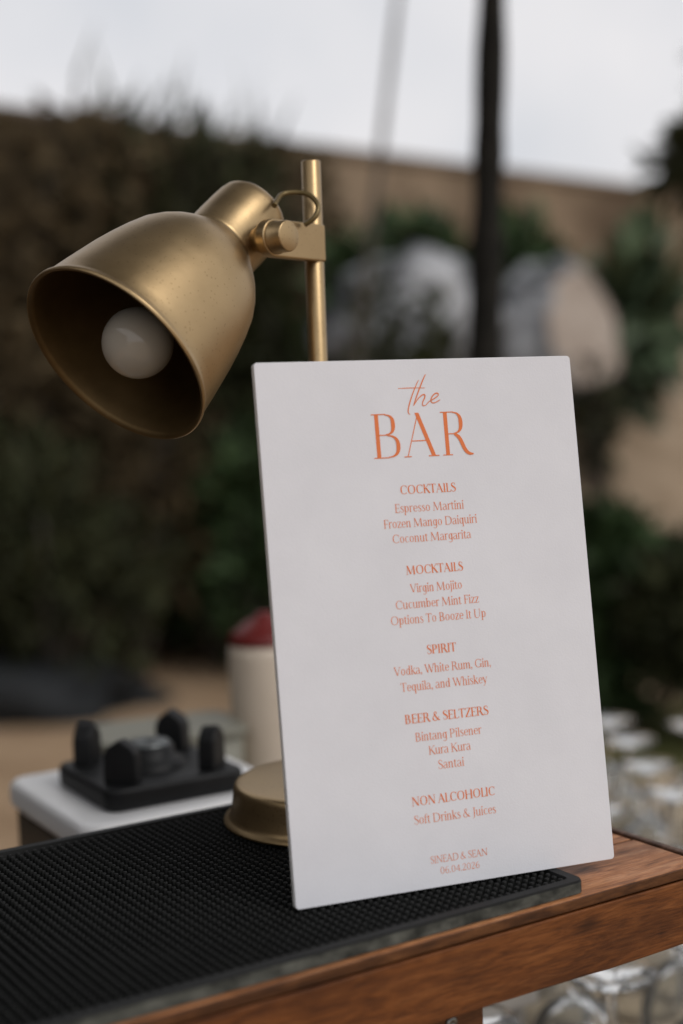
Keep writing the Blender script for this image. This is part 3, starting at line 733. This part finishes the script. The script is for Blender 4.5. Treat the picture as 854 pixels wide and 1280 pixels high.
G['.'] = (22, [('D', 10, 7, 8)])
G[','] = (24, [('D', 11, 7, 8), cv((15, 6, 8), (14, -8, 6), (6, -17, 4))])

def ribbon(mb, pts, z):
    """pts: (x, y, w) in millimetres on the card"""
    n = len(pts); vs = []
    for i, (x, y, w) in enumerate(pts):
        x0, y0 = pts[max(i-1, 0)][:2]; x1, y1 = pts[min(i+1, n-1)][:2]
        d = math.hypot(x1-x0, y1-y0) or 1; nx, ny = -(y1-y0)/d*w/2, (x1-x0)/d*w/2
        vs += [MC @ Vector(((x-nx)/1000, (y-ny)/1000, z)), MC @ Vector(((x+nx)/1000, (y+ny)/1000, z))]
    mb.add(vs, [(2*i, 2*i+2, 2*i+3, 2*i+1) for i in range(n-1)])

def glyph(mb, ch, x, y, s, T, t, sx):
    """s: millimetres per unit; sx: horizontal stretch"""
    def fy(v):
        if not ch.islower(): return v
        return v*1.07 if 0 <= v <= 67 else (v + 4.6*max(0, (104-v)/37) if v > 67 else v)
    for q, st in enumerate(G[ch][1]):
        z = .00010 + .000022*(q % 8)
        if st[0] == 'L':
            _, x0, y0, x1, y1, w = st; y0 = fy(y0); y1 = fy(y1); w = T if w == 'T' else t
            dx, dy = (x1-x0)*sx, y1-y0; l = math.hypot(dx, dy)
            if abs(dy) > .3*abs(dx):
                hw = w/2*l/abs(dy)
                qd = [(x0*sx-hw, y0), (x0*sx+hw, y0), (x1*sx+hw, y1), (x1*sx-hw, y1)]
            else:
                qd = [(x0*sx, y0-w/2), (x1*sx, y1-w/2), (x1*sx, y1+w/2), (x0*sx, y0+w/2)]
            mb.add([MC @ Vector(((x+a*s)/1000, (y+b*s)/1000, z)) for a, b in qd], [(0, 1, 2, 3)])
        elif st[0] == 'E':
            _, cx, cy, rx, ry, a0, a1, n = st; pts = []
            for k in range(n+1):
                a = R(a0 + (a1-a0)*k/n); c_ = abs(math.cos(a))
                w = t + (T-t)*c_**1.6
                # the stroke lies inside the outline
                pts.append((x + (cx + (rx-w/2*c_)*math.cos(a))*sx*s, y + fy(cy + (ry-t/2)*math.sin(a))*s, w*s))
            ribbon(mb, pts, z)
        elif st[0] == 'C':
            k_ = T/13.0
            pts = [(x + a*sx*s, y + fy(b)*s, max(w*k_, t)*s) for a, b, w in catmull(st[1], 5)]
            ribbon(mb, pts, z)
        elif st[0] == 'D':
            _, cx, cy, r = st
            mb.add([MC @ Vector(((x + (cx*sx + r*math.cos(6.2832*k/10))*s)/1000, (y + (cy + r*math.sin(6.2832*k/10))*s)/1000, z)) for k in range(10)], [tuple(range(10))])

def text(name, txt, cx, y, width, cap, T, t, space=30, track=0):
    tot = sum(space if c == ' ' else G[c][0] + track for c in txt)
    s = cap/100; sx = width/(tot*s); mb = MB(); x = cx - width/2
    for c in txt:
        if c == ' ': x += space*s*sx; continue
        glyph(mb, c, x, y, s, T, t, sx); x += (G[c][0] + track)*s*sx
    o = mb.build(name, M_INK, card); return o

# the big title: built at its measured places
mb = MB()
for c_, x_, w_ in (('B', 66.2, 20.6), ('A', 86.3, 21.6), ('R', 110.2, 18.7)):
    glyph(mb, c_, x_, 245.8, .251, 9.8, 2.3, w_/(G[c_][0]*.251))
mb.build('title', M_INK, card)
mb = MB()
def pen(pts, w0, w1, z, sub=8):
    q = catmull(pts, sub); n = len(q)
    ribbon(mb, [(x, y, w0 + (w1-w0)*math.sin(math.pi*i/(n-1))) for i, (x, y) in enumerate(q)], z)
pen([(85.84, 285.6), (93.6, 285.75), (102.8, 285.5)], .3, .5, .00010)
pen([(99.15, 290.24), (96.97, 286.61), (94.03, 280.77), (91.87, 275.58), (91.01, 272.33), (91.28, 270.9), (92.08, 270.3)], .4, .75, .00013)
pen([(103.86, 293.42), (102.36, 291.08), (99.26, 285.23), (96.46, 279.38), (94.68, 275.36)], .45, .8, .00016)
pen([(94.68, 275.36), (97.56, 278.95), (100.33, 281.24), (102.07, 281.58), (102.22, 280.13), (100.51, 277.02), (100.63, 275.17), (102.36, 275.38)], .4, .75, .00019)
pen([(102.36, 275.38), (105.01, 277.6), (108.45, 279.3), (110.74, 280.93), (110.56, 282.12), (108.68, 281.92), (106.64, 279.99), (105.87, 277.9), (107.06, 276.6), (109.4, 277.1), (111.8, 278.38)], .4, .7, .00022)
mb.build('script_word', M_INK, card)

HT, Ht, BT, Bt = 16.5, 5.0, 11.0, 4.4
for txt, y, w in (('COCKTAILS', 224.4, 35.3), ('MOCKTAILS', 178.1, 36.0), ('SPIRIT', 131.9, 18.6), ('BEER & SELTZERS', 93.7, 52.8), ('NON ALCOHOLIC', 47.2, 52.4)):
    text('section_heading', txt, 99.4, y, w, 4.95, HT, Ht, 26)
for txt, y, w in (('Espresso Martini', 214.0, 43.8), ('Frozen Mango Daiquiri', 205.3, 59.0), ('Coconut Margarita', 196.6, 49.8),
                  ('Virgin Mojito', 167.7, 32.9), ('Cucumber Mint Fizz', 158.8, 52.6), ('Options To Booze It Up', 150.1, 60.2),
                  ('Vodka, White Rum, Gin,', 121.3, 61.2), ('Tequila, and Whiskey', 112.0, 54.4),
                  ('Bintang Pilsener', 83.2, 41.9), ('Kura Kura', 74.9, 26.6), ('Santai', 66.2, 16.6), ('Soft Drinks & Juices', 36.9, 51.6)):
    text('drink_line', txt, 99.4, y, w, 4.75, BT, Bt, 27)
text('names_line', 'SINEAD & SEAN', 99.6, 13.8, 36.0, 3.9, 9.5, 5.0, 26)
text('date_line', '06.04.2026', 99.6, 7.3, 25.0, 3.7, 9.5, 5.0)

# ------------------------------------------------------------------ lamp
LC = Vector((-.0119, .9408, ZM))
lamp = thing('desk_lamp', 'aged gold desk lamp with bell shade standing behind the menu card', 'lamp', LC)
mb = MB()
mb.lathe([(0, .0006), (.0735, .0006), (.0745, .0014), (.0742, .0026), (.0715, .0036), (.0695, .0075), (.0680, .016), (.0672, .0225), (.0664, .0252), (.0645, .0268), (.0610, .0274), (.030, .0278), (0, .0279)], Matrix.Translation(LC), 72)
mb.build('base', M_BRASS, lamp)
ztop = at(391.5, 201, .9275).z
mb = MB(); pr = .00630
mb.lathe([(pr, .027), (pr, ztop - LC.z - .0008), (pr - .0008, ztop - LC.z), (pr - .0016, ztop - LC.z), (pr - .0018, ztop - LC.z - .0012), (0, ztop - LC.z - .0012)], Matrix.Translation(LC), 28)
mb.build('pole', M_BRASS, lamp)
# shade axis (from neck towards the mouth)
DM = .848
mc = at(143, 445.4, DM)
view = (mc - CAM).normalized()
pim = (RT*(-.6952) + UP*(-.7188)); pim = (pim - view*pim.dot(view)).normalized()
ax = (view*(-.524) + pim*.852).normalized()
S = DM/F_PX/1.0
MS = axis_frame(mc, -ax)          # local +Z runs from the mouth to the neck
px_ = lambda r, a: (r*S*(1 + .085*max(0, a)/270), a*S*(1 + .07*max(0, a)/300))
out_p = [(133.5, -2), (135.0, 0), (134.6, 2.5), (132.2, 5), (130.3, 10), (128.2, 24), (124.6, 44), (120.3, 66), (115.6, 90), (109.8, 114), (103.0, 138), (95.5, 160), (86.5, 177), (77.5, 190), (68.0, 201), (60.5, 208.5), (55.5, 213), (53.4, 215.2), (53.2, 217.0), (51.8, 218.2), (51.4, 220.5), (51.6, 221.6), (51.2, 224), (51.0, 250), (50.4, 275), (49.6, 290), (48.0, 298), (44.0, 303), (37, 305.2), (0, 306)]
in_p = [(130.8, -2), (127.6, 6), (125.6, 24), (122.0, 44), (117.6, 66), (113.0, 90), (107.2, 114), (100.4, 138), (92.9, 160), (83.9, 177), (74.9, 189), (62.0, 202), (46, 211), (0, 213)]
mb = MB(); mb.lathe([px_(*p) for p in out_p], MS, 96)
shade = mb.build('shade', M_BRASS, lamp)
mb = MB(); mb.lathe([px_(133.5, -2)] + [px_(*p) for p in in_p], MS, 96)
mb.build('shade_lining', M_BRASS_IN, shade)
# bulb
bc = at(172.5, 428.5, DM + .012)
bax = ax
MBu = axis_frame(bc, -bax); br = 46.0*S
bp = []
for k in range(0, 15):
    a = -90 + 140*k/14; bp.append((max(0, br*math.cos(R(a))), br*math.sin(R(a))))
bp += [(br*.50, br*1.15), (br*.42, br*1.5), (br*.40, br*2.2)]
mb = MB(); mb.lathe(bp, MBu, 40); mb.build('bulb', M_BULB, lamp)
mb = MB(); mb.lathe([(br*.44, br*2.1), (br*.52, br*2.15), (br*.55, br*3.9), (0, br*3.9)], MBu, 32); mb.build('socket', M_CORD, lamp)
# bracket
GM = R(52); bl = Vector((math.cos(GM), math.sin(GM), 0)); bmn = Vector((math.sin(GM), -math.cos(GM), 0))
zk = at(361, 300, .905).z
kb = Vector((LC.x, LC.y, zk))
xk = -.0465; hh = .0119
outl = []
for k in range(13):
    a = R(90 + 180*k/12); outl.append((xk + hh*math.cos(a), hh*math.sin(a)))
outl += [(.0040, -hh), (.0040, hh)]
mb = MB(); mb.prism(outl, -.0004, .0070, frame(kb, bl, Vector((0, 0, 1)), bmn))
mb.build('bracket', M_BRASS, lamp, bevel=.0012, seg=3, fixn=True)
MK = frame(kb + bl*xk, bl, Vector((0, 0, 1)), bmn)
mb = MB(); mb.lathe([(.0105, .0066), (.0105, .0082), (.0098, .0088), (.0098, .0168), (.0094, .0178), (.0088, .0181), (0, .0181)], MK, 40); mb.build('knob', M_BRASS, lamp)
mb = MB(); mb.lathe([(.0100, -.0010), (.0100, -.0030), (.0078, -.0034), (.0078, -.034), (0, -.034)][::-1], MK, 36); mb.build('pivot', M_BRASS, lamp)
# cord: from the neck over to the bracket
c0 = at(343, 257, .900); c1 = at(352, 243.5, .914); c2 = at(371, 240.5, .917); c3 = at(388, 244.5, .914); c4 = at(397.5, 257, .909); c5 = at(394, 271, .906); c6 = at(381, 281, .908)
mb = MB(); mb.tube([Vector(p) for p in catmull([tuple(c) for c in (c0, c1, c2, c3, c4, c5, c6)], 7)], .0017, 10)
mb.build('cord', M_CORD, lamp)

# ------------------------------------------------------------------ things on the work counter behind the bar
ZC = CAM_H - .49
wc = thing('work_counter', 'low work counter behind the bar carrying the blender base', 'counter', ab(.3, 1.12, 0), TY)
def Lc(a, b, z): return (a - .3, b - 1.12, z)
mb = MB(); mb.box(Lc(-.15, .935, ZC - .03), Lc(.78, 1.33, ZC)); mb.build('counter_top', M_COUNTER, wc, bevel=.002, local=True)
for a in (-.13, .74):
    for b in (.955, 1.27):
        mb = MB(); mb.box(Lc(a, b, 0), Lc(a + .04, b + .04, ZC - .0302)); mb.build('leg', M_COUNTER, wc, local=True)

ZT = CAM_H - .300                     # top of the blender housing
fc = at(105, 1037, 1.05)              # front corner of the housing
YB = R(31); bx = Vector((math.cos(YB), math.sin(YB), 0)); by = Vector((-math.sin(YB), math.cos(YB), 0))
blend = thing('blender_base', 'white blender motor base with black square jar pad', 'blender', Vector((fc.x, fc.y, ZC)) + bx*.1 + by*.1)
O = Vector((fc.x, fc.y, 0))
MBb = frame(O, bx, by, (0, 0, 1))
SB = .188
mb = MB(); mb.prism(rrect(0, 0, SB, SB, .018, 6), ZT - .024, ZT, MBb); mb.build('housing', M_WHITE_PLASTIC, blend, bevel=.007, seg=4)
mb = MB(); mb.prism(rrect(.004, .004, SB - .004, SB - .004, .018, 6), ZC + .006, ZT - .0245, MBb); mb.build('lower_housing', M_PANEL, blend, bevel=.003)
for q, w in ((.025, .025), (SB - .025, .025), (.025, SB - .025), (SB - .025, SB - .025)):
    mb = MB(); mb.lathe([(0, 0), (.010, 0), (.011, .0062), (0, .0062)], MBb @ Matrix.Translation((q, w, ZC)), 14); mb.build('foot', M_BLACK_PLASTIC, blend)
pf = at(137, 1019, 1.081); rel = pf - O
p0x, p0y = rel.dot(bx), rel.dot(by); SP = .119
mb = MB(); mb.prism(rrect(p0x, p0y, p0x + SP, p0y + SP, .013, 6), ZT + .0003, ZT + .0185, MBb); pad = mb.build('jar_pad', M_BLACK_PLASTIC, blend, bevel=.004, seg=3)
pcx, pcy = p0x + SP/2, p0y + SP/2
for ddx, ddy in ((-1, -1), (1, -1), (-1, 1), (1, 1)):
    mb = MB(); cx_, cy_ = pcx + ddx*.038, pcy + ddy*.038
    zz = ZT + .018
    # a fin bent round the corner, taller in its middle
    Mf = MBb @ Matrix.Translation((cx_, cy_, zz)) @ Matrix.Rotation(math.atan2(ddy, ddx) + math.pi/2, 4, 'Z')
    ol = [(-.0145, 0), (.0145, 0), (.0140, .0225), (.0105, .0290), (.0015, .0345), (-.0015, .0345), (-.0105, .0290), (-.0140, .0225)]
    vs = [Mf @ Vector((x, -.0075, z)) for x, z in ol] + [Mf @ Vector((x*.9, .0075, z*.97)) for x, z in ol]; n = len(ol)
    mb.add(vs, [tuple(range(n)), tuple(range(2*n-1, n-1, -1))] + [(i, i+n, (i+1) % n + n, (i+1) % n) for i in range(n)])
    mb.build('prong', M_BLACK_PLASTIC, blend, bevel=.0022, seg=2, fixn=True)
mb = MB(); mb.lathe([(.030, .018), (.028, .024), (.021, .025), (.0205, .034), (.019, .036), (0, .036)], MBb @ Matrix.Translation((pcx, pcy, ZT)), 32); cpl = mb.build('coupler', M_BLACK_PLASTIC, blend)
mb = MB(); mb.lathe([(.0175, .0362), (.0165, .0385), (.006, .039), (.005, .037), (0, .037)], MBb @ Matrix.Translation((pcx, pcy, ZT)), 24); mb.build('drive_socket', M_COUPLER, cpl)

# cream bottle with red cap
bd = 1.52
bp_ = at(336, 900, bd); bz = at(336, 801, bd).z
bot = thing('squeeze_bottle', 'cream coloured bottle with red cap beside the left edge of the card', 'bottle', Vector((bp_.x, bp_.y, ZC)))
MBt = Matrix.Translation((bp_.x, bp_.y, 0))
mb = MB(); mb.lathe([(0, ZC + .0005), (.038, ZC + .0005), (.0400, ZC + .004), (.0403, bz - .012), (.039, bz - .003), (.034, bz), (0, bz)], MBt, 40); mb.build('body', M_CREAM, bot)
mb = MB(); mb.lathe([(.039, bz + .0003), (.039, bz + .007), (.035, bz + .012), (.022, bz + .022), (.010, bz + .028), (.008, bz + .032), (0, bz + .032)], MBt, 36); mb.build('cap', M_RED, bot)
# frosted tub behind the blender
tp = at(205, 905, 1.47); zt_ = at(205, 918, 1.47).z
tub = thing('plastic_tub', 'greenish frosted plastic tub behind the black blender pad', 'tub', Vector((tp.x, tp.y, ZC)), R(22))
mb = MB()
o_ = rrect(-.075, -.05, .075, .05, .02, 5); i_ = rrect(-.0725, -.0475, .0725, .0475, .018, 5); n = len(o_)
h_ = zt_ - ZC
vs = [(x*.93, y*.93, .0005) for x, y in o_] + [(x, y, h_) for x, y in o_] + [(x, y, h_) for x, y in i_] + [(x*.93, y*.93, .003) for x, y in i_]
fs = []
for k in range(3):
    for i in range(n): j = (i+1) % n; fs.append((k*n+i, k*n+j, (k+1)*n+j, (k+1)*n+i))
fs += [tuple(range(n-1, -1, -1)), tuple(3*n+i for i in range(n))]
mb.add(vs, fs, True); mb.build('body', M_TUB, tub, local=True)
mb = MB(); mb.prism(rrect(-.079, -.054, .079, .054, .022, 5), h_ + .0004, h_ + .008); mb.build('lid', M_TUB, tub, bevel=.002, local=True)

# ------------------------------------------------------------------ table of upturned glasses
ZG = CAM_H - .61
gt = thing('glass_table', 'cloth covered table of upturned glasses beyond the bar end', 'table', ab(1.05, .9, 0), TY)
def Lg(a, b, z): return (a - 1.05, b - .9, z)
mb = MB(); mb.box(Lg(.55, .30, ZG - .03), Lg(1.72, 1.66, ZG)); mb.build('table_top', M_CLOTH, gt, bevel=.004, local=True)
for a in (.60, 1.62):
    for b in (.35, 1.57):
        mb = MB(); mb.box(Lg(a, b, 0), Lg(a + .05, b + .05, ZG - .0302)); mb.build('leg', M_TRUNKLEG, gt, local=True)

def goblet():
    root = thing('stemmed_glass', 'clear stemmed glass standing upside down on the cloth covered table', 'glass', (0, 0, 0), 0, 'upturned stemmed glasses on the table')
    mb = MB()   # bowl, mouth down
    o_ = [(.0400, 0), (.0425, .012), (.0440, .030), (.0432, .048), (.0390, .066), (.0310, .080), (.0205, .089), (.0100, .0935), (.0058, .096)]
    i_ = [(.0388, 0), (.0413, .012), (.0428, .030), (.0420, .048), (.0378, .065), (.0300, .0783), (.0195, .0868), (.0090, .0905), (0, .0915)]
    mb.lathe(([(0, .096)] + o_[::-1] + i_)[::-1], None, 28); mb.build('bowl', M_THIN, root, local=True, fixn=True)
    mb = MB(); mb.lathe([(0, .0962), (.0058, .0962), (.0046, .104), (.0072, .112), (.0046, .120), (.0042, .140), (.0056, .1508), (0, .1508)], None, 18); mb.build('stem', M_GLASS, root, local=True, fixn=True)
    mb = MB(); mb.lathe([(0, .1510), (.0075, .1510), (.020, .1560), (.0365, .1595), (.0370, .1610), (.0360, .1625), (.018, .1620), (0, .1600)], None, 32); mb.build('foot', M_THIN, root, local=True, fixn=True)
    return root
def copy_tree(o, parent=None):
    c = o.copy(); COL.objects.link(c)
    if parent: c.parent = parent
    for ch in list(o.children): copy_tree(ch, c)
    return c
def pix(p):
    d = p - CAM; w = d.dot(FWD); return 427 + F_PX*d.dot(RT)/w, 640 - F_PX*d.dot(UP)/w
proto = goblet(); first = True
pitch = .125
for i in range(10):
    for j in range(14):
        a = .62 + pitch*i + (pitch/2 if j % 2 else 0) + rng.uniform(-.012, .012); b = .36 + pitch*.90*j + rng.uniform(-.012, .012)
        if not (.6 < a < 1.67 and .34 < b < 1.62): continue
        p = ab(a, b, ZG + .0006)
        x, y = pix(p + Vector((0, 0, .16))); x2, y2 = pix(p)
        if p.y < .97: continue
        low = y2 > 1170 - (x - 854)*.31 - 20 and x > 560 and x < 930 and y < 1330
        high = x > 735 and x < 920 and 893 < y < 1055
        if not (low or high): continue
        o = proto if first else copy_tree(proto); first = False
        o.location = p; o.rotation_euler.z = rng.uniform(0, 6.28)
bpy.context.view_layer.update()
